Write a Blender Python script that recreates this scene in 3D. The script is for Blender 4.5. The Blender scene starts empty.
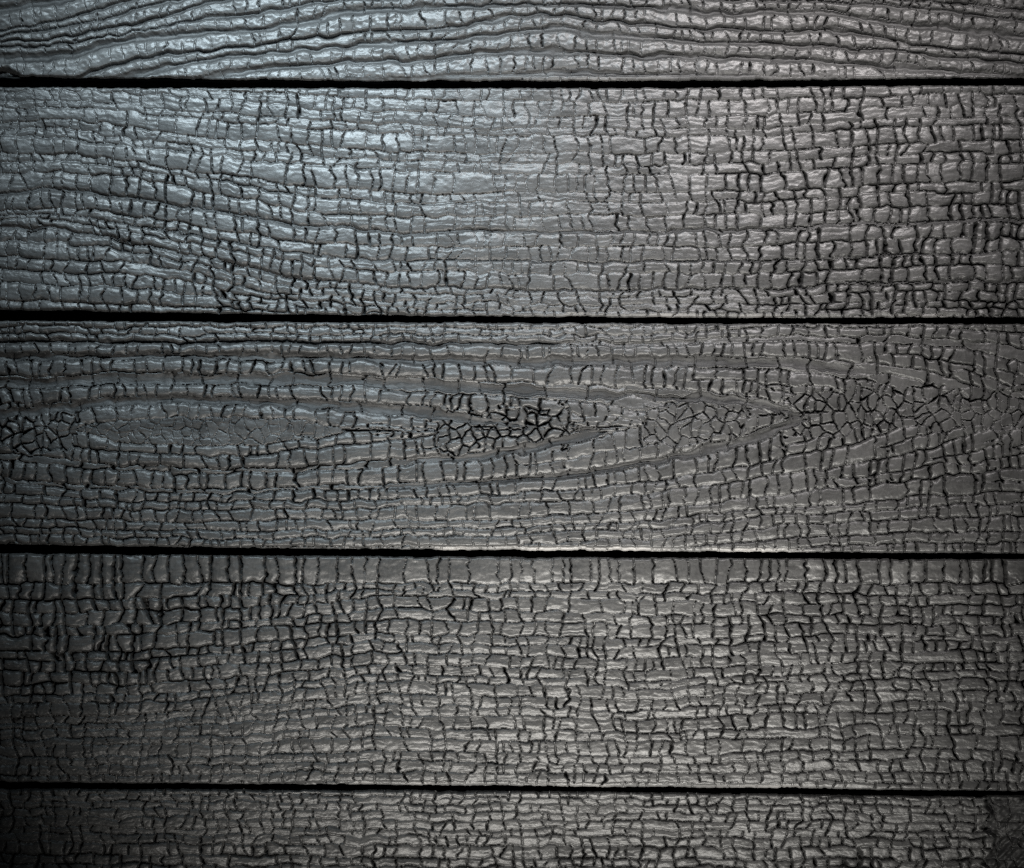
import bpy, math
import numpy as np

# ------------------------------------------------------------------ camera, world, lamps, exposure
S = 0.0006                       # metres per picture pixel on the face of the boards
CAM_D = 1.30
sc = bpy.context.scene
cam_d = bpy.data.cameras.new('camera')
cam = bpy.data.objects.new('camera', cam_d)
sc.collection.objects.link(cam)
cam.location = (0, -CAM_D, 0)
cam.rotation_euler = (math.radians(90), 0, 0)
cam_d.sensor_fit = 'HORIZONTAL'
cam_d.sensor_width = 36.0
cam_d.lens = 36.0 * CAM_D / (1024 * S)
cam_d.clip_start = 0.05
cam_d.clip_end = 50
sc.camera = cam

world = bpy.data.worlds.new('World')
sc.world = world
world.use_nodes = True
world.node_tree.nodes['Background'].inputs[0].default_value = (0.9, 1.0, 1.05, 1)
world.node_tree.nodes['Background'].inputs[1].default_value = 0.006

def lamp(name, px, py, front, aim, size, energy, color, spread=180):
    d = bpy.data.lights.new(name, 'AREA')
    d.shape = 'RECTANGLE'
    d.size, d.size_y = size
    d.energy = energy
    d.color = color
    d.spread = math.radians(spread)
    o = bpy.data.objects.new(name, d)
    sc.collection.objects.link(o)
    from mathutils import Vector
    p = Vector(((px - 512) * S, -front, (434 - py) * S))
    a = Vector(((aim[0] - 512) * S, 0, (434 - aim[1]) * S))
    o.location = p
    o.rotation_euler = (a - p).to_track_quat('-Z', 'Y').to_euler()
    return o

lamp('cool_lamp', 275, -340, 0.40, (285, 130), (0.22, 0.10), 0.78, (0.75, 0.91, 1.0), 54)
lamp('top_lamp', 790, -340, 0.40, (775, 160), (0.22, 0.10), 0.58, (1.0, 0.95, 0.94), 54)
lamp('warm_lamp', 600, 1220, 0.40, (600, 590), (0.38, 0.10), 0.88, (1.0, 0.97, 0.91), 55)

vs = sc.view_settings
vs.view_transform = 'Standard'
vs.look = 'None'
vs.exposure = 0.0
vs.gamma = 1.0
sc.cycles.use_denoising = False
sc.cycles.filter_width = 1.3
sc.cycles.max_bounces = 3

# ------------------------------------------------------------------ noise helpers (numpy)
def hash2(ix, iy, seed):
    h = (ix.astype(np.int64) * 374761393 + iy.astype(np.int64) * 668265263 + seed * 974634777) & 0xFFFFFFFF
    h = ((h ^ (h >> 13)) * 1274126177) & 0xFFFFFFFF
    h = ((h ^ (h >> 16)) * 2246822519) & 0xFFFFFFFF
    h = h ^ (h >> 15)
    return (h & 0xFFFFFF).astype(np.float32) / np.float32(0xFFFFFF)

def noise(x, y, seed):
    """smooth value noise, -1..1"""
    fx, fy = np.floor(x), np.floor(y)
    ix, iy = fx.astype(np.int64), fy.astype(np.int64)
    tx, ty = x - fx, y - fy
    tx = tx * tx * tx * (tx * (tx * 6 - 15) + 10)
    ty = ty * ty * ty * (ty * (ty * 6 - 15) + 10)
    a = hash2(ix, iy, seed); b = hash2(ix + 1, iy, seed)
    c = hash2(ix, iy + 1, seed); d = hash2(ix + 1, iy + 1, seed)
    return ((a + (b - a) * tx) * (1 - ty) + (c + (d - c) * tx) * ty) * 2 - 1

def sstep(a, b, x):
    t = np.clip((x - a) / (b - a), 0, 1)
    return t * t * (3 - 2 * t)

XS = np.arange(-240, 1265)
def curve(pts):
    px = [p[0] for p in pts]; py = [p[1] for p in pts]
    y = np.interp(XS, px, py)
    k = np.hanning(31); k /= k.sum()
    return np.convolve(np.pad(y, 15, mode='edge'), k, mode='valid')

def table(xs, rows):
    return [curve(list(zip(xs, r))) for r in rows]

def zone(xs, ys, grid):
    g = np.array(grid, float)
    def f(X, Y):
        fx = np.interp(X, xs, np.arange(len(xs))); fy = np.interp(Y, ys, np.arange(len(ys)))
        x0 = np.clip(np.floor(fx).astype(int), 0, len(xs) - 2); y0 = np.clip(np.floor(fy).astype(int), 0, len(ys) - 2)
        tx, ty = fx - x0, fy - y0
        tx = tx * tx * (3 - 2 * tx); ty = ty * ty * (3 - 2 * ty)
        return (g[y0, x0] * (1 - tx) + g[y0, x0 + 1] * tx) * (1 - ty) + (g[y0 + 1, x0] * (1 - tx) + g[y0 + 1, x0 + 1] * tx) * ty
    return f

X9 = [0, 128, 256, 384, 512, 640, 768, 896, 1024]
def C(n): return [('C', 1.0 / n)] * n

# ------------------------------------------------------------------ the five planks: outline, grain lines, crack strength (picture pixels on the wall face)
P = []

# plank with wavy ribbon grain
K = [
 [(0,27),(63,19),(107,4),(142,-8),(256,-30),(512,-45),(768,-40),(1024,-20)],
 [(0,33),(33,29),(76,25),(101,19),(142,4),(190,-8),(256,-18),(512,-32),(768,-27),(1024,-8)],
 [(0,40),(50,38),(96,30),(127,25),(157,18),(190,3),(256,-7),(384,-15),(512,-20),(768,-14),(900,-3),(1024,8)],
 [(0,46),(58,43),(120,33),(162,28),(188,19),(216,13),(256,9),(320,0),(384,-5),(512,-8),(640,-5),(768,-2),(870,0),(942,8),(1024,18)],
 [(0,53),(70,48),(100,39),(142,34),(203,29),(250,27),(321,13),(352,6),(420,3),(512,3),(611,3),(662,4),(738,9),(770,7),(830,8),(865,15),(926,23),(1024,33)],
 [(0,84),(60,78),(87,72),(120,61),(157,53),(203,49),(256,43),(301,37),(339,33),(377,27),(453,25),(478,19),(512,14),(560,13),(591,18),(657,20),(668,25),(768,28),(827,28),(870,33),(926,43),(1024,52)],
 [(0,98),(80,88),(120,75),(142,69),(178,61),(228,54),(260,52),(301,47),(344,44),(362,40),(428,40),(453,36),(512,28),(560,25),(624,32),(688,38),(768,40),(815,42),(840,46),(906,49),(1024,61)],
 [(0,125),(120,100),(190,77),(228,68),(250,67),(301,63),(352,59),(428,56),(458,52),(510,48),(560,47),(606,51),(637,54),(663,51),(738,55),(797,56),(840,60),(916,64),(992,71),(1024,73)],
 [(0,150),(190,100),(300,82),(364,76),(402,75),(479,71),(510,70),(586,67),(624,70),(652,69),(675,71),(764,74),(827,77),(1024,92)],
]
k0 = [[(x, y - 24 * i) for x, y in K[0]] for i in range(7, 0, -1)]
kn = [[(x, y + 26 * i) for x, y in K[-1]] for i in range(1, 3)]
K = [curve(k) for k in k0 + K + kn]
P.append(dict(
    label='charred plank with wavy ribbon grain, dark smooth grooves between its bright bands',
    top=[-155, -155, -155], bot=[76, 80, 77], curves=K,
    rows=[[('S', .36), ('C', .64)]] * (len(K) - 1),
    Z=zone(X9, [0, 40, 80], [[.45,.3,.5,.55,.45,.45,.8,.9,.8], [.3,.25,.3,.4,.4,.4,.6,.7,.5], [.25,.25,.25,.3,.35,.45,.5,.5,.4]]),
    length=12, ash=.22, poly=2.0, bevel=(460, 900), worn_glint=.5, bulge=zone([0, 1024], [0, 80], [[1.3, 1.1], [1.3, 1.1]]),
    lip=lambda X, Y: -.5 + 1.2 * sstep(500, 800, X), seed=11))

# plank with brick-like crackle
xs = [0,65,125,200,260,310,390,512,640,768,896,1024]
P.append(dict(
    label='charred plank of brick-like crackle with bluish sheen, directly below the wavy ribbon plank',
    top=[87, 88, 85], bot=[309, 316, 316.5],
    curves=table(xs, [[70]*12,
        [92,90,92,99,104,109,113,116,117,115,106,104],
        [128,129,137,147,151,155,160,163,164,162,154,152],
        [172,172,178,190,201,212,217,216,216,214,206,203],
        [210,207,215,226,235,241,246,246,246,246,240,236],
        [224,229,240,255,269,279,286,288,288,287,282,279],
        [240,243,251,266,280,288,294,296,296,295,292,290],
        [256,258,262,275,290,295,302,304,304,304,302,300],
        [270,271,274,284,296,301,308,311,311,311,308,307],
        [284,285,288,295,304,308,315,318,318,318,316,315],
        [300,301,303,306,312,316,321,324,324,324,322,321],
        [334]*12]),
    rows=[C(3), [('C', .27), ('C', .2), ('C', .3), ('C', .23)], [('C', .24), ('C', .3), ('C', .2), ('C', .26)], [('C', .45), ('S', .1), ('C', .45)],
          [('C', .34), ('S', .06), ('C', .25), ('C', .35)], [('S', .2), ('C', .8)], C(1), C(1), C(1), C(1), C(1)],
    Z=zone(X9, [95, 150, 200, 250, 300],
       [[.3,.3,.4,.3,.2,.45,.7,.8,.8], [.35,.4,.5,.35,.2,.5,.9,.9,.9], [.3,.7,.75,.5,.2,.45,.95,1,1.1],
        [.35,.8,.75,.5,.22,.5,.9,1.1,1.2], [.4,.8,.9,.6,.4,.6,.9,1.1,1.2]]),
    length=12.3, poly=2, bevel=(560, 960), worn_glint=.72, bulge=zone([0, 60, 380, 560, 800, 1024], [90, 160, 220, 310], [[.9,.9,.7,.4,.6,.8],[1.2,1.3,1.0,.4,.65,.9],[1.5,1.7,1.2,.45,.7,1.0],[1.3,1.5,1.1,.5,.8,1.1]]),
    lip=lambda X, Y: -1 + 1.3 * sstep(450, 900, X), seed=23))

# plank with cathedral loops
def cathedral(X, Y):
    c = np.interp(X, [0,190,500,650,780,930,1024], [428,431,430,425,414,408,408])
    dy = Y - c
    xr = (X - 190) / np.where(X > 190, 10.5, 7.5)
    xr = np.clip(xr, -90, 90)
    R = (np.abs(dy) ** 1.6 + np.abs(xr) ** 1.6 * np.exp(-(dy / 85) ** 2) + 1e-6) ** (1 / 1.6)
    return np.where(dy < 0, -R, R), c
up = [('C',112,128),('C',103,112),('C',97,103),('C',91,97),('S',87,91),('C',78,87),('S',71,78),('C',58,71),('S',47,58),('C',34,47),('S',26,34),('C',15,26)]
lo = [('C',15,24),('C',24,37),('S',37,42),('C',42,57),('S',57,61),('C',61,71),('C',71,79),('C',79,91),('C',91,100),('C',100,107),('C',107,116),('C',116,128),('C',128,138),('C',138,150),('C',150,170)]
P.append(dict(
    label='charred plank with long cathedral grain loops around a smooth dark lens',
    top=[321, 323, 324], bot=[544.5, 550, 553], field=cathedral,
    edges=[-a[2] for a in up] + [-15, 15] + [a[2] for a in lo], types=[a[0] for a in up] + ['I'] + [a[0] for a in lo],
    Z=zone(X9, [335, 370, 420, 470, 520],
       [[.6,.5,.5,.4,.3,.35,.6,.8,.7], [.9,.9,.9,.7,.5,.5,.8,.9,.8], [1.1,.4,.5,.6,1.25,.45,.8,.75,.4], [1,.9,.9,.8,.6,.5,.8,1,.8], [.8,.7,.6,.4,.35,.35,.5,.6,.7]]),
    length=11.5, poly=2, bevel=(440, 790), worn_glint=1.15, bulge=zone([0, 300, 560, 800, 1024], [330, 430, 540], [[1.5,1.3,.6,.8,1.0],[1.4,1.1,.6,.9,1.0],[1.4,1.1,.6,.7,.9]]),
    lip=lambda X, Y: np.clip((Y - 470) / 50 + (X - 450) / 350, -1, 1), seed=37))

# plank with deep blocky cracks
P.append(dict(
    label='charred plank of deep blocky cracks, directly below the cathedral grain plank',
    top=[554, 557.5, 560], bot=[782, 786, 791],
    curves=table(X9, [[548]*9, [584,584,584,584,583,583,582,582,582], [612,612,606,596,598,602,602,606,606], [660,660,652,642,644,648,644,642,642],
        [718,716,704,693,696,700,694,690,690], [745,745,742,736,740,742,738,736,736], [800]*9]),
    rows=[C(1), [('C', .56), ('C', .44)], [('C', .28), ('C', .22), ('C', .3), ('C', .2)], [('C', .23), ('C', .18), ('C', .22), ('C', .17), ('C', .2)],
          [('C', .28), ('C', .2), ('C', .3), ('C', .22)], [('C', .2), ('C', .16), ('C', .2), ('C', .17), ('C', .27)]],
    Z=zone(X9, [570, 620, 670, 720, 770],
       [[1.3,1.2,1.1,.65,.45,.6,.9,1,1.1], [1.4,1.25,1,.8,.6,.7,.8,1,1.1], [1.3,1.15,.8,.7,.6,.6,.7,.8,1], [.7,.45,.4,.45,.5,.5,.6,.8,.9], [.6,.4,.35,.5,.5,.5,.5,.7,.7]]),
    length=11.8, poly=2, bevel=(360, 820), worn_glint=.72, bulge=zone([0, 300, 500, 800, 1024], [560, 670, 780], [[1.5,1.0,.45,.6,1.1],[1.5,1.1,.55,.6,1.0],[1.7,1.6,.7,.6,.8]]),
    lip=lambda X, Y: np.clip((X - 150) / 200, -.3, 1), seed=41))

# plank with fine rows and a torn patch
ye = [784, 797, 803.5, 811, 820, 829, 836, 845.5, 857, 866, 880, 894, 905, 920, 950, 980, 1035]
P.append(dict(
    label='charred plank of fine short rows with a torn dark patch at its end',
    top=[789.5, 792, 798], bot=[1024, 1026, 1030],
    curves=table([0, 512, 1024], [[y - 3, y, y + 3] for y in ye]),
    rows=[C(1)] * 6 + [C(1)] * (len(ye) - 7),
    Z=zone(X9, [800, 840, 850], [[.6,.6,.6,.5,.5,.55,.6,.7,.7], [.6,.6,.6,.6,.6,.6,.7,.8,.7], [.9,.9,.9,.85,.8,.85,1,1,.9]]),
    length=12.3, poly=2, bulge=zone([0, 1024], [800, 860], [[1.1, .8], [1.1, .9]]),
    lip=lambda X, Y: np.clip(-1 + (X - 250) / 200, -1, 1), seed=59))

# ------------------------------------------------------------------ cracked char surface of one plank
def make_breaks(rng, nrow, length, types, inherit):
    """per row: sorted breaks as x at the row's top, x at its bottom, width factor"""
    out = []
    prev = np.zeros((0, 3))
    for j in range(nrow):
        L = length * {'C': 1.0, 'S': 2.6, 'I': 1.8}[types[j]]
        cand = []
        for (a, b, w) in prev:
            if rng.random() < inherit:
                cand.append((b, b + rng.normal(0, 2.6), w * rng.uniform(.7, 1.3)))
        cand.sort()
        pts = []
        last = -215.0
        for c in cand + [(1245.0, 1245.0, 1.0)]:
            loc = L * (0.72 + 0.55 * rng.random())
            while c[0] - last > 1.65 * loc:
                last = last + loc * rng.lognormal(0, .32)
                if c[0] - last < .5 * loc: break
                pts.append((last, last + rng.normal(0, 1.8), rng.lognormal(0, .45)))
                loc = L * (0.72 + 0.55 * rng.random())
            if c[0] - last > .5 * L * rng.uniform(.8, 1.3):
                pts.append(c); last = c[0]
        keep, lt, lb = [], -999.0, -999.0
        for c in pts:                                   # no doubled cracks
            if c[0] - lt > .5 * L and c[1] - lb > .5 * L:
                keep.append(c); lt, lb = c[0], c[1]
        prev = np.array(keep)
        out.append(prev)
    return out

def voronoi(x, y, seed):
    """jittered cells: distance to the nearest cell edge (cell units) and the cell's id"""
    ix, iy = np.floor(x).astype(np.int64), np.floor(y).astype(np.int64)
    best = np.full(x.shape, 1e9); bx = np.zeros_like(x); by = np.zeros_like(x); bid = np.zeros(x.shape, np.int64)
    pts = []
    for dx in (-1, 0, 1):
        for dy in (-1, 0, 1):
            cx, cy = ix + dx, iy + dy
            px = cx + .5 + (hash2(cx, cy, seed) - .5) * 1.0 + .5 * (cy & 1) - .25; py = cy + .5 + (hash2(cx, cy, seed + 7) - .5) * .95
            d = (px - x) ** 2 + (py - y) ** 2
            m = d < best
            best = np.where(m, d, best); bx = np.where(m, px, bx); by = np.where(m, py, by)
            bid = np.where(m, (cx & 0x3FF) * 4096 + (cy & 0xFFF), bid)
            pts.append((px, py))
    edge = np.full(x.shape, 1e9)
    for px, py in pts:
        ex, ey = px - bx, py - by
        n = np.sqrt(ex * ex + ey * ey)
        ok = n > 1e-4
        d = ((px + bx) / 2 - x) * ex + ((py + by) / 2 - y) * ey
        edge = np.where(ok, np.minimum(edge, d / np.where(ok, n, 1)), edge)
    return edge, bid

STEP = 0.85
def samples(a, b, lo, hi, fine=STEP, coarse=4.0):
    """fine inside lo..hi, coarse outside"""
    parts = []
    if a < lo: parts.append(np.linspace(a, lo, max(2, int((lo - a) / coarse)), endpoint=False))
    f0, f1 = max(a, lo), min(b, hi)
    parts.append(np.linspace(f0, f1, int((f1 - f0) / fine) + 1))
    if b > hi: parts.append(np.linspace(hi, b, max(2, int((b - hi) / coarse)) + 1)[1:])
    return np.concatenate(parts)

def build_face(p, q):
    rng = np.random.default_rng(p['seed'])
    sd = p['seed']
    gx = samples(-170, 1194, -6, 1030)
    tq = np.array([0, 512, 1024.0])
    def edge(c, x): return np.polyval(np.polyfit(tq, c, 2), np.clip(x, -40, 1064))
    yt, yb = edge(p['top'], gx), edge(p['bot'], gx)
    wob = lambda s: 0.45 * noise(gx / 22, gx * 0 + s, sd) + 0.3 * noise(gx / 6, gx * 0 + s, sd + 1)
    chip = lambda s: .9 * sstep(.5, .85, noise(gx / 11, gx * 0 + s, sd + 50)) + .3 * noise(gx / 2.5, gx * 0 + s, sd + 51)
    yt = yt + wob(3.0) + chip(5.0) - .4; yb = yb + wob(9.0) - chip(13.0) + .4
    mt, mb = p['top'][1], p['bot'][1]
    s = (samples(mt, mb, -6, 874) - mt) / (mb - mt)
    X = np.repeat(gx[None, :], len(s), 0)
    Y = yt[None, :] * (1 - s[:, None]) + yb[None, :] * s[:, None]
    dT, dB = Y - yt[None, :], yb[None, :] - Y
    Z = p['Z'](X, Y)
    Z = Z * (1 + .16 * noise(X / 45, Y / 30, sd + 2)) * (1 + .16 * noise(X / 14, Y / 10, sd + 70))
    # warp
    Xw = X + 2.3 * noise(X / 17, Y / 13, sd + 3) + 1.3 * noise(X / 6, Y / 5, sd + 4) + .55 * noise(X / 2.6, Y / 2.4, sd + 40)
    Yw = Y + 1.6 * noise(X / 60, Y / 14, sd + 5) + 1.9 * noise(X / 15, Y / 12, sd + 6) + .75 * noise(X / 6, Y / 5, sd + 7) + .3 * noise(X / 2.5, Y / 2.5, sd + 41)
    # grain rows
    if 'field' in p:
        sf, axis = p['field'](Xw, Yw)
        E, types = np.array(p['edges'], float), p['types']
    else:
        sf = np.zeros_like(X)
        cv = [np.interp(Xw, XS, c) for c in p['curves']]
        for a, b in zip(cv[:-1], cv[1:]):
            sf += np.clip((Yw - a) / np.maximum(b - a, 2), 0, 1)
        E, types = [0.0], []
        for i, r in enumerate(p['rows']):
            tot = sum(f for _, f in r); acc = 0
            for k, (ty, f) in enumerate(r):
                acc += f / tot
                if p['seed'] == 11 or k == len(r) - 1: E.append(i + acc)
                else: E.append(i + acc + rng.normal(0, .02))
                types.append(ty)
        E = np.array(E)
    n = len(types)
    sf = np.clip(sf, E[0] + 1e-3, E[-1] - 1e-3)
    v = np.interp(sf, E, np.arange(n + 1))
    j = np.clip(np.floor(v).astype(int), 0, n - 1)
    t = v - j
    # local height of a row in pixels
    dyy = np.gradient(Y, axis=0)
    sm = p['field'](X, Y)[0] if 'field' in p else sf
    ds = np.abs(np.gradient(sm, axis=0) / dyy)
    ds = np.where(ds < 1e-4, 1e-4, ds)
    h = np.clip((E[j + 1] - E[j]) / ds, 3, 60)
    if 'field' in p:                                   # where the figure opens out, the rows split again
        notI = np.array([ty != 'I' for ty in types])[j]
        k = np.where(notI, np.clip(np.round(h / 14.5 + .25 * noise(X / 40, Y / 40, sd + 90)), 1, 4), 1).astype(int)
        sub = np.minimum(np.floor(t * k).astype(int), k - 1)
        t = np.clip(t * k - sub, 0, 1); h = h / k
        t0, j0, j = (t + sub) / k, j, j * 4 + sub
        v = j + t
        types = [ty for ty in types for _ in range(4)]; n = len(types)
    br = make_breaks(rng, n, p['length'], types, p.get('inherit', .3))
    dv = np.full(X.shape, 99.0); wv = np.ones(X.shape); seg = np.zeros(X.shape, np.int64)
    for i in range(n):
        m = j == i
        if not m.any(): continue
        b = br[i]
        x, tt = Xw[m], t[m]
        ctr = (b[:, 0] + b[:, 1]) / 2
        k = np.searchsorted(ctr, x)
        bd = np.full(x.shape, 99.0); bw = np.ones(x.shape); sg = np.zeros(x.shape, np.int64)
        for o in (-2, -1, 0, 1):
            kk = np.clip(k + o, 0, len(b) - 1)
            pos = b[kk, 0] + (b[kk, 1] - b[kk, 0]) * tt
            d = x - pos
            mm = np.abs(d) < np.abs(bd)
            bd = np.where(mm, d, bd); bw = np.where(mm, b[kk, 2], bw); sg = np.where(mm, kk + (d > 0), sg)
        dv[m] = np.abs(bd); wv[m] = bw; seg[m] = sg
    dh = np.minimum(t, 1 - t) * h
    # strength of the row boundary nearest to the point: on and off along the grain
    bi = np.where(t > .5, j + 1, j)
    hs = sstep(-.5, .6, noise(X / 26, bi * 7.31 + 3.3, sd + 8) + .35 * noise(X / 9, bi * 3.7, sd + 9))
    isS = np.array([ty == 'S' for ty in types]); isI = np.array([ty == 'I' for ty in types])
    late = np.maximum(isS[j], .6 * isI[j]).astype(float)
    if 'field' in p:
        late = late * np.where(np.abs(sf) > 80, sstep(700, 430, X + 90 * noise(X / 30, Y / 12, sd + 98)), sstep(950, 780, X + 60 * noise(X / 30, Y / 12, sd + 98))) * np.where(sf > 0, sstep(330, 520, X), 1.0) * ((np.abs(t - .5) * h < 4.8) * (j % 4 == 0) | isI[j])
    hs = np.clip(hs + .2 * np.clip(Z, 0, 1), 0, 1) * (1 - .7 * late)
    cid = j.astype(np.int64) * 1000 + seg
    # polygon patches
    pm = noise(X / 60, Y / 30, sd + 10) > p['poly']
    if 'field' in p:
        dyc = np.abs(Yw - axis)
        pm |= (dyc < 21 + 6 * noise(X / 20, Y / 20, sd + 11)) & (((Xw > 440) & (Xw < 570)) | ((Xw > 645) & (Xw < 745)) | (Xw > 785) | (Xw < 78))
    pm &= ~(late > .3)
    if isI.any():
        pm |= isI[j]; Z = np.where(isI[j], .2, Z)
    fe, fid = voronoi(Xw / 10.5, Yw / 12.5, sd + 12)
    fd = fe * 11.5
    dv = np.where(pm, fd, dv); dh = np.where(pm, 99, dh)
    wv = np.where(pm, .8 + .9 * noise(X / 8, Y / 8, sd + 62), wv)
    cid = np.where(pm, 10000000 + fid, cid)
    if False:
        m = isI[j] & ~pm
        dh = np.where(m, 99, dh); Z = np.where(m, Z * 1.3, Z)
    Zc = Z * np.where(~isI[j], 1 - .62 * late, 1.0)
    # crack profiles (pixels)
    wn = np.clip(.8 + .55 * noise(X / 9, Y / 8, sd + 60) + .2 * noise(X / 3, Y / 3, sd + 61), .1, 1.8)
    ends = np.where(pm, 1.0, np.clip(1.25 * np.sin(np.pi * np.clip(t, .02, .98)) ** .6, .82, 1))
    wid = np.clip((.38 + .42 * wv * np.minimum(Zc, 1.1)) * (.45 + .62 * wn) * ends * (1 + .5 * np.clip(Zc - .8, 0, .6)), .25, 3.2)
    dep = 10.0 * ends * np.clip(Zc * (.5 + .5 * wv) * (.35 + .7 * wn), .06, 1.3)
    g = np.clip(1.25 * (1 - dv / wid), 0, 1)
    cv_ = dep * g
    widh = (.38 + .52 * hs * np.clip(Zc, .3, 1.2)) * (.6 + .4 * wn)
    deph = (.7 + 2.5 * np.clip(Zc, .2, 1.2)) * hs * (.5 + .5 * wn)
    g2 = np.clip(1.2 * (1 - dh / widh), 0, 1)
    ch_ = deph * g2
    crack = np.maximum(cv_, ch_)
    # pillow shoulders
    big = np.clip(Zc - .75, 0, .6)
    sh = (1.0 + 2.2 * big) * np.clip(Zc, .15, 1.4) * (np.exp(-np.maximum(dv - wid * .7, 0) / (1.3 + 2.4 * big)) + .8 * hs * np.exp(-np.maximum(dh - widh * .7, 0) / 1.2))
    dm = np.minimum(dv, dh)
    sh = sh - .25 * np.clip(Zc - .3, .0, .8) * np.exp(-((dm - 2.3) / .9) ** 2)      # curled rims
    # each scale curls and sits at a height of its own
    r1 = hash2(cid, cid * 0 + 1, sd); r2 = hash2(cid, cid * 0 + 2, sd); r3 = hash2(cid, cid * 0 + 3, sd)
    tl = np.where(pm, 0, (t - .5) * h)
    lift = np.clip(Zc, .2, 1.2) * ((r1 - .5) * 1.5 + (r2 - .5) * .13 * tl)
    lift = (lift - 2.2 * (r1 > .975)) * (1 - np.clip(late, 0, 1))
    # grain relief
    vpx = sf * (1.0 if 'field' in p else 34.0)
    vp = sf if 'field' in p else v * 12
    fibre = .20 * noise(Xw / 24, vp / 1.9, sd + 13) + .11 * noise(Xw / 9, vp / 1.2 + 50, sd + 14) + .06 * noise(X / 2.4, Y / 2.0, sd + 15)
    rough = .2 * noise(X / 4.2, Y / 3.2, sd + 16) + .5 * noise(X / 9, Y / 6, sd + 17)
    swell = 1.4 * noise(X / 90, Y / 50, sd + 18) + .8 * noise(X / 30, vp / 14, sd + 19)
    groove = np.zeros_like(X)
    for i in range(n):
        if isS[i]:
            m = j == i
            groove[m] = np.sin(np.pi * np.clip(t[m], 0, 1)) ** .8 * late[m]
    gdep = 4.2 if p['seed'] == 11 else 2.2
    rw = hash2(np.arange(n), np.arange(n) * 0, sd + 77)
    bz = np.clip(p['bulge'](X, Y), 0, 2)
    bulge = (1 - late) * (np.clip(1 - np.abs(2 * t - 1) ** (5.5 - 1.8 * bz), 0, 1) * np.clip(h / 11, .5, 1.2) * bz * (1.0 + .4 * noise(X / 50, j * 5.1, sd + 78)))
    # lips that slope towards one row boundary
    dlow, dup = (1 - t) * h, t * h
    side = p['lip'](X, Y)
    on = sstep(.35, .85, hash2(cid, cid * 0 + 5, sd) + .25 * noise(X / 12, Y / 6, sd + 95)) * (1 - late) * ~pm
    lip = .42 * (np.clip(3.0 - dlow, 0, 3) * np.clip(side, 0, 1) + np.clip(3.0 - dup, 0, 3) * np.clip(-side, 0, 1)) * on * np.clip(h / 9, .3, 1)
    if 'field' in p:
        ringS = np.array([ty == 'S' for ty in p['types']])[j0]
        bulge = bulge + np.where(ringS, -.9, 1.0) * np.clip(1 - np.abs(2 * t0 - 1) ** 3, 0, 1) * sstep(4, 12, np.abs(sf)) * 1.3
    bulge = np.where(pm, .6, bulge) + (.4 + .9 * bz) * (rw[j] - .5) * (1 - late)
    if p['seed'] == 11:                      # frayed crests
        rough = rough * (1 + .5 * (1 - late)) + (1 - late) * (.45 * noise(X / 3.4, Y / 2.6, sd + 85) + .5 * noise(X / 6, Y / 3.6, sd + 86))
    H = bulge - lip - crack - sh + lift + fibre + .55 * rough + swell - gdep * groove
    # plank edges: rounded arris
    er = 3.0 + .9 * noise(X / 40, Y / 300, sd + 20)
    for d in (dT, dB):
        e = np.clip(1 - d / er, 0, 1)
        H = H * (1 - .6 * e ** 2) - er * 1.15 * (1 - np.sqrt(np.clip(1 - e * e, 0, 1)))
    worn_glint = np.zeros_like(X)
    if 'bevel' in p:
        b0, b1 = p['bevel']
        bw = sstep(b0 - 60, b0 + 20, X) * sstep(b1 + 60, b1 - 20, X)
        e = sstep(5.2, 3.4, dB) * bw
        flat = -.46 * np.clip(4.2 - dB, 0, 5) - 1.6 * np.clip(1 - dB / 1.2, 0, 1) ** 2 - .8 * crack + .25 * fibre
        H = H * (1 - e) + flat * e
        worn_glint = sstep(4.2, 3.2, dB) * bw * p.get('worn_glint', .3) * (.7 + .5 * noise(X / 30, X * 0, sd + 97))  # lower arris paler: rubbed char, and light on the edge put into the colour
    # damage
    if p['seed'] == 11:                      # chipped corner
        m = sstep(1, 0, np.hypot((X + 4) / 34, (Y - 78) / 13 + .2 * noise(X / 7, Y / 5, 5)) )
        H -= 11 * sstep(0.0, .45, m) + 1.2 * m * noise(X / 3, Y / 3, 6)
    if p['seed'] == 59:                      # torn end
        xb = 986 + (Y - 800) * .04 + 7 * noise(Y / 12, Y * 0, 7) + 3 * noise(Y / 4, Y * 0, 8)
        m = sstep(-2, 4, X - xb)
        diag = noise((X * .8 + Y * .75) / 4.5, (X * .6 - Y * .8) / 26, 9)
        H = H * (1 - .55 * m) - m * (7.5 - 2.0 * diag - 1.2 * noise(X / 5, Y / 5, 10) - .02 * (X - xb))
        late = np.maximum(late, .8 * m)
    if p['seed'] == 37:                      # long check along the heart
        m = (X > 342) & (X < 412)
        yc = 430.5 + .8 * noise(X / 15, X * 0, 3)
        H -= np.where(m, 3.2 * np.clip(1 - np.abs(Y - yc) / 1.5, 0, 1) * sstep(412, 380, X), 0)
        cx = (X - 576) / 8; cy = (Y - 544) / 3
        H -= 2.0 * sstep(1, .3, np.hypot(cx, cy))
    late = np.clip(late * (1 - .5 * np.abs(noise(X / 30, Y / 9, sd + 30))), 0, 1)
    return X, Y, H, cid, hs, late, r3, Xw, vp, worn_glint, (yt, yb)

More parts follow.
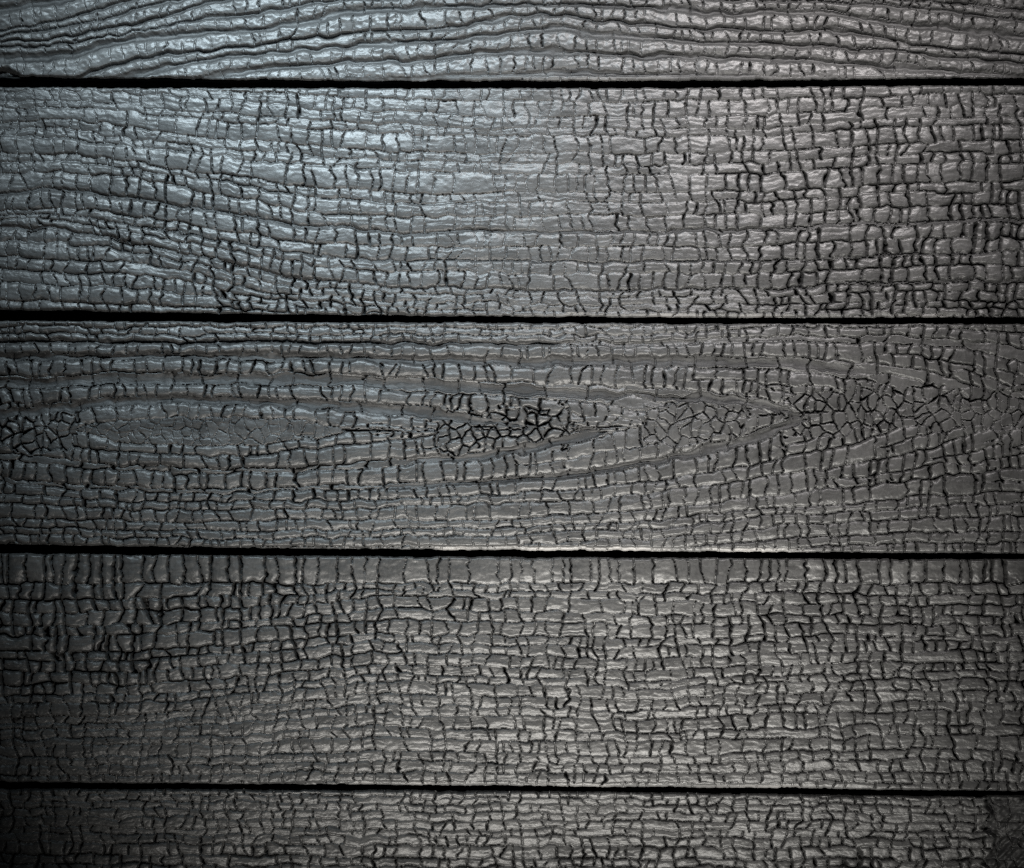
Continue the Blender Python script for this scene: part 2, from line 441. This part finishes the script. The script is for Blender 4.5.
# ------------------------------------------------------------------ materials
def char_material():
    m = bpy.data.materials.new('charred_wood')
    m.use_nodes = True
    nt = m.node_tree; N = nt.nodes; Lk = nt.links
    b = N['Principled BSDF']
    a = N.new('ShaderNodeAttribute'); a.attribute_name = 'grain'
    tn = N.new('ShaderNodeAttribute'); tn.attribute_name = 'tone'
    sep = N.new('ShaderNodeSeparateXYZ'); Lk.new(a.outputs['Vector'], sep.inputs[0])
    sept = N.new('ShaderNodeSeparateXYZ'); Lk.new(tn.outputs['Vector'], sept.inputs[0])
    def mapped(sx, sy):
        mp = N.new('ShaderNodeMapping'); mp.inputs['Scale'].default_value = (sx, sy, 0)
        Lk.new(a.outputs['Vector'], mp.inputs[0]); return mp
    def nz(mp, detail, rough=.55, scale=1.0):
        n = N.new('ShaderNodeTexNoise'); n.noise_dimensions = '2D'
        n.inputs['Scale'].default_value = scale; n.inputs['Detail'].default_value = detail; n.inputs['Roughness'].default_value = rough
        Lk.new(mp.outputs[0], n.inputs['Vector']); return n
    def math_(op, x, y):
        n = N.new('ShaderNodeMath'); n.operation = op
        for i, s in enumerate((x, y)):
            if isinstance(s, (int, float)): n.inputs[i].default_value = s
            else: Lk.new(s, n.inputs[i])
        return n.outputs[0]
    streak = nz(mapped(.05, .75), 4)
    fine = nz(mapped(.30, .42), 4, .7)
    patch = nz(mapped(.012, .03), 3)
    # colour: carbon black with a little grey ash, scale by scale
    k = math_('ADD', math_('MULTIPLY', streak.outputs[0], .5), math_('MULTIPLY', fine.outputs[0], .35))
    k = math_('ADD', k, math_('MULTIPLY', sept.outputs[1], .22))
    k = math_('ADD', k, math_('MULTIPLY', patch.outputs[0], .25))
    k = math_('SUBTRACT', math_('ADD', k, sept.outputs[2]), math_('MULTIPLY', sept.outputs[0], .46))
    cr = N.new('ShaderNodeValToRGB')
    cr.color_ramp.elements[0].position = .28; cr.color_ramp.elements[0].color = (.017, .017, .017, 1)
    cr.color_ramp.elements[1].position = .95; cr.color_ramp.elements[1].color = (.088, .088, .087, 1)
    Lk.new(k, cr.inputs[0])
    mx = N.new('ShaderNodeMix'); mx.data_type = 'RGBA'       # rubbed arrises, with the glint of their lit edge painted in pale
    fac = N.new('ShaderNodeMath'); fac.operation = 'SUBTRACT'; fac.use_clamp = True; fac.inputs[1].default_value = .5
    Lk.new(sept.outputs[2], fac.inputs[0]); Lk.new(fac.outputs[0], mx.inputs[0])
    Lk.new(cr.outputs[0], mx.inputs[6]); mx.inputs[7].default_value = (.34, .33, .32, 1)
    Lk.new(mx.outputs[2], b.inputs['Base Color'])
    r = math_('ADD', .36, math_('MULTIPLY', fine.outputs[0], .16))
    r = math_('ADD', r, math_('MULTIPLY', sept.outputs[0], .22))
    Lk.new(r, b.inputs['Roughness'])
    b.inputs['Specular IOR Level'].default_value = .6
    bump = N.new('ShaderNodeBump'); bump.inputs['Strength'].default_value = .42; bump.inputs['Distance'].default_value = .0005
    hh = math_('ADD', math_('MULTIPLY', streak.outputs[0], .45), math_('MULTIPLY', fine.outputs[0], .8))
    Lk.new(hh, bump.inputs['Height']); Lk.new(bump.outputs[0], b.inputs['Normal'])
    return m

def plain_char(name):
    m = bpy.data.materials.new(name); m.use_nodes = True
    nt = m.node_tree; b = nt.nodes['Principled BSDF']
    n = nt.nodes.new('ShaderNodeTexNoise'); n.inputs['Scale'].default_value = 300
    cr = nt.nodes.new('ShaderNodeValToRGB')
    cr.color_ramp.elements[0].color = (.006, .006, .006, 1); cr.color_ramp.elements[1].color = (.02, .02, .02, 1)
    nt.links.new(n.outputs[0], cr.inputs[0]); nt.links.new(cr.outputs[0], b.inputs['Base Color'])
    b.inputs['Roughness'].default_value = .85; b.inputs['Specular IOR Level'].default_value = .2
    return m

M_CHAR = char_material()
M_CORE = plain_char('charred_core')
M_BACK = plain_char('charred_backing')

# ------------------------------------------------------------------ mesh builders
coll = sc.collection
THICK = 34.0                     # board thickness in pixels of the face
def world_pts(X, Y, H):
    return np.stack([(X - 512) * S, -H * S, (434 - Y) * S], -1)

def link(name, me, parent, loc):
    o = bpy.data.objects.new(name, me)
    coll.objects.link(o); o.parent = parent; o.location = loc
    return o

def mesh_from(name, co, quads, nor=None, grain=None, tone=None, mat=None):
    me = bpy.data.meshes.new(name)
    nv, nf = len(co), len(quads)
    me.vertices.add(nv); me.vertices.foreach_set('co', np.ascontiguousarray(co, np.float32).ravel())
    me.loops.add(nf * 4); me.loops.foreach_set('vertex_index', np.ascontiguousarray(quads, np.int32).ravel())
    me.polygons.add(nf); me.polygons.foreach_set('loop_start', np.arange(0, nf * 4, 4, dtype=np.int32))
    me.update(calc_edges=True)
    if grain is not None:
        at = me.attributes.new('grain', 'FLOAT_VECTOR', 'POINT'); at.data.foreach_set('vector', np.ascontiguousarray(grain, np.float32).ravel())
        at = me.attributes.new('tone', 'FLOAT_VECTOR', 'POINT'); at.data.foreach_set('vector', np.ascontiguousarray(tone, np.float32).ravel())
    if nor is not None:
        me.shade_smooth()
        me.normals_split_custom_set_from_vertices(np.ascontiguousarray(nor, np.float32))
    if mat: me.materials.append(mat)
    return me

def build_plank(q, p):
    X, Y, H, cid, hs, late, rnd, U, V, worn_glint, (yt, yb) = build_face(p, q)
    ny, nx = X.shape
    co = world_pts(X, Y, H)
    # vertex normals of the whole face, so that neighbouring pieces shade alike
    du = np.gradient(co, axis=1); dw = np.gradient(co, axis=0)
    nor = np.cross(dw, du); nor /= np.linalg.norm(nor, axis=-1, keepdims=True) + 1e-12
    nor = np.where(nor[..., 1:2] > 0, -nor, nor)
    idx = np.arange(ny * nx).reshape(ny, nx)
    quads = np.stack([idx[:-1, :-1], idx[1:, :-1], idx[1:, 1:], idx[:-1, 1:]], -1).reshape(-1, 4)
    # neighbours with no crack between them are one scale
    fid = cid[:-1, :-1].ravel()
    uq, inv = np.unique(fid, return_inverse=True)
    lab = inv.reshape(ny - 1, nx - 1)
    a, b = lab[:-1, :].ravel(), lab[1:, :].ravel(); st = hs[1:-1, :-1].ravel()
    m = a != b
    key = a[m].astype(np.int64) * len(uq) + b[m]
    ku, ki = np.unique(key, return_inverse=True)
    mean = np.bincount(ki, st[m]) / np.bincount(ki); cnt = np.bincount(ki)
    par = np.arange(len(uq))
    def find(x):
        while par[x] != x: par[x] = par[par[x]]; x = par[x]
        return x
    size = np.ones(len(uq))
    for k in np.nonzero((mean < .12) & (cnt > 9))[0]:
        r0, r1 = find(ku[k] // len(uq)), find(ku[k] % len(uq))
        if r0 != r1 and size[r0] + size[r1] <= 2: par[r1] = r0; size[r0] += size[r1]
    root = np.array([find(i) for i in range(len(uq))])
    lab = root[lab.ravel()]
    Xc, Yc = X[:-1, :-1].ravel(), Y[:-1, :-1].ravel()
    seen = (Xc > 0) & (Xc < 1024) & (Yc > 0) & (Yc < 868) & (late[:-1, :-1].ravel() < .2)
    area = np.bincount(lab, seen, minlength=len(uq))
    area[area > 900] = 0
    big = np.argsort(-area)[:300]
    big = big[area[big] > 60]
    base = world_pts(np.array(512.0), np.array((p['top'][1] + p['bot'][1]) / 2), np.array(-THICK))
    top = bpy.data.objects.new('charred_plank', None)
    top.empty_display_size = .02
    coll.objects.link(top); top.location = base
    top['label'] = p['label']; top['category'] = 'plank'; top['group'] = 'charred planks of the cladding'
    cof, norf = co.reshape(-1, 3), nor.reshape(-1, 3)
    grain = np.stack([U.ravel(), V.ravel() + p['seed'] * 40, rnd.ravel()], -1)
    tone = np.stack([late.ravel(), rnd.ravel(), worn_glint.ravel() + p.get('ash', 0)], -1)
    # board under the char: the side faces follow the edges, the top lies below the cracks
    gx = X[0]; sel = np.unique(np.concatenate([np.arange(0, nx, 12), [nx - 1]]))
    prof = []
    for hgt in (-7.0, -THICK):
        prof.append((world_pts(gx[sel], yt[sel], np.full(len(sel), hgt)), world_pts(gx[sel], yb[sel], np.full(len(sel), hgt))))
    deep_t = world_pts(gx[sel], yt[sel] + 3, np.full(len(sel), -18.0)); deep_b = world_pts(gx[sel], yb[sel] - 3, np.full(len(sel), -18.0))
    ring = [prof[0][0], deep_t, deep_b, prof[0][1], prof[1][1], prof[1][0]]
    v = np.concatenate(ring); n = len(sel); f = []
    for r in range(6):
        r2 = (r + 1) % 6
        for i in range(n - 1): f.append((r * n + i, r * n + i + 1, r2 * n + i + 1, r2 * n + i))
    for i in (0, n - 1):
        o = [r * n + i for r in range(6)]
        f.append((o[0], o[1], o[4], o[5]) if i == 0 else (o[5], o[4], o[1], o[0]))
        f.append((o[1], o[2], o[3], o[4]) if i == 0 else (o[4], o[3], o[2], o[1]))
    link('board', mesh_from('board', v - base, np.array(f), mat=M_CORE), top, (0, 0, 0))
    # char scales: the 300 that show largest are parts
    order = np.argsort(lab, kind='stable'); sl = lab[order]
    starts = np.searchsorted(sl, np.arange(len(uq))); ends = np.searchsorted(sl, np.arange(len(uq)), side='right')
    taken = np.zeros(len(quads), bool)
    def piece(name, faces):
        qd = quads[faces]
        vi, iv = np.unique(qd, return_inverse=True)
        c = cof[vi]; ctr = (c.min(0) + c.max(0)) / 2
        me = mesh_from(name, c - ctr, iv.reshape(-1, 4), norf[vi], grain[vi], tone[vi], M_CHAR)
        return link(name, me, top, ctr - base)
    for k in big:
        fs = order[starts[k]:ends[k]]
        taken[fs] = True
        piece('char_scale', fs)
    o = piece('char_crust', np.nonzero(~taken)[0])
    o['kind'] = 'stuff'
    return len(quads), len(big)

tot = 0
for q, p in enumerate(P):
    nq, nb = build_plank(q, p)
    tot += nq
    print('plank', q, nq, nb)
print('quads', tot)

# ------------------------------------------------------------------ what the planks are fixed to
bk = bpy.data.meshes.new('backing_wall')
x0, x1, z0, z1 = (-175 - 512) * S, (1199 - 512) * S, (434 - 1035) * S, (434 + 160) * S
y0, y1 = THICK * S + .0001, THICK * S + .02
bk.from_pydata([(x, y, z) for x in (x0, x1) for y in (y0, y1) for z in (z0, z1)], [],
               [(0, 1, 3, 2), (4, 6, 7, 5), (0, 4, 5, 1), (2, 3, 7, 6), (0, 2, 6, 4), (1, 5, 7, 3)])
bk.materials.append(M_BACK)
o = bpy.data.objects.new('backing_wall', bk); coll.objects.link(o)
o['kind'] = 'structure'; o['label'] = 'dark backing wall seen only through the black gaps'; o['category'] = 'wall'
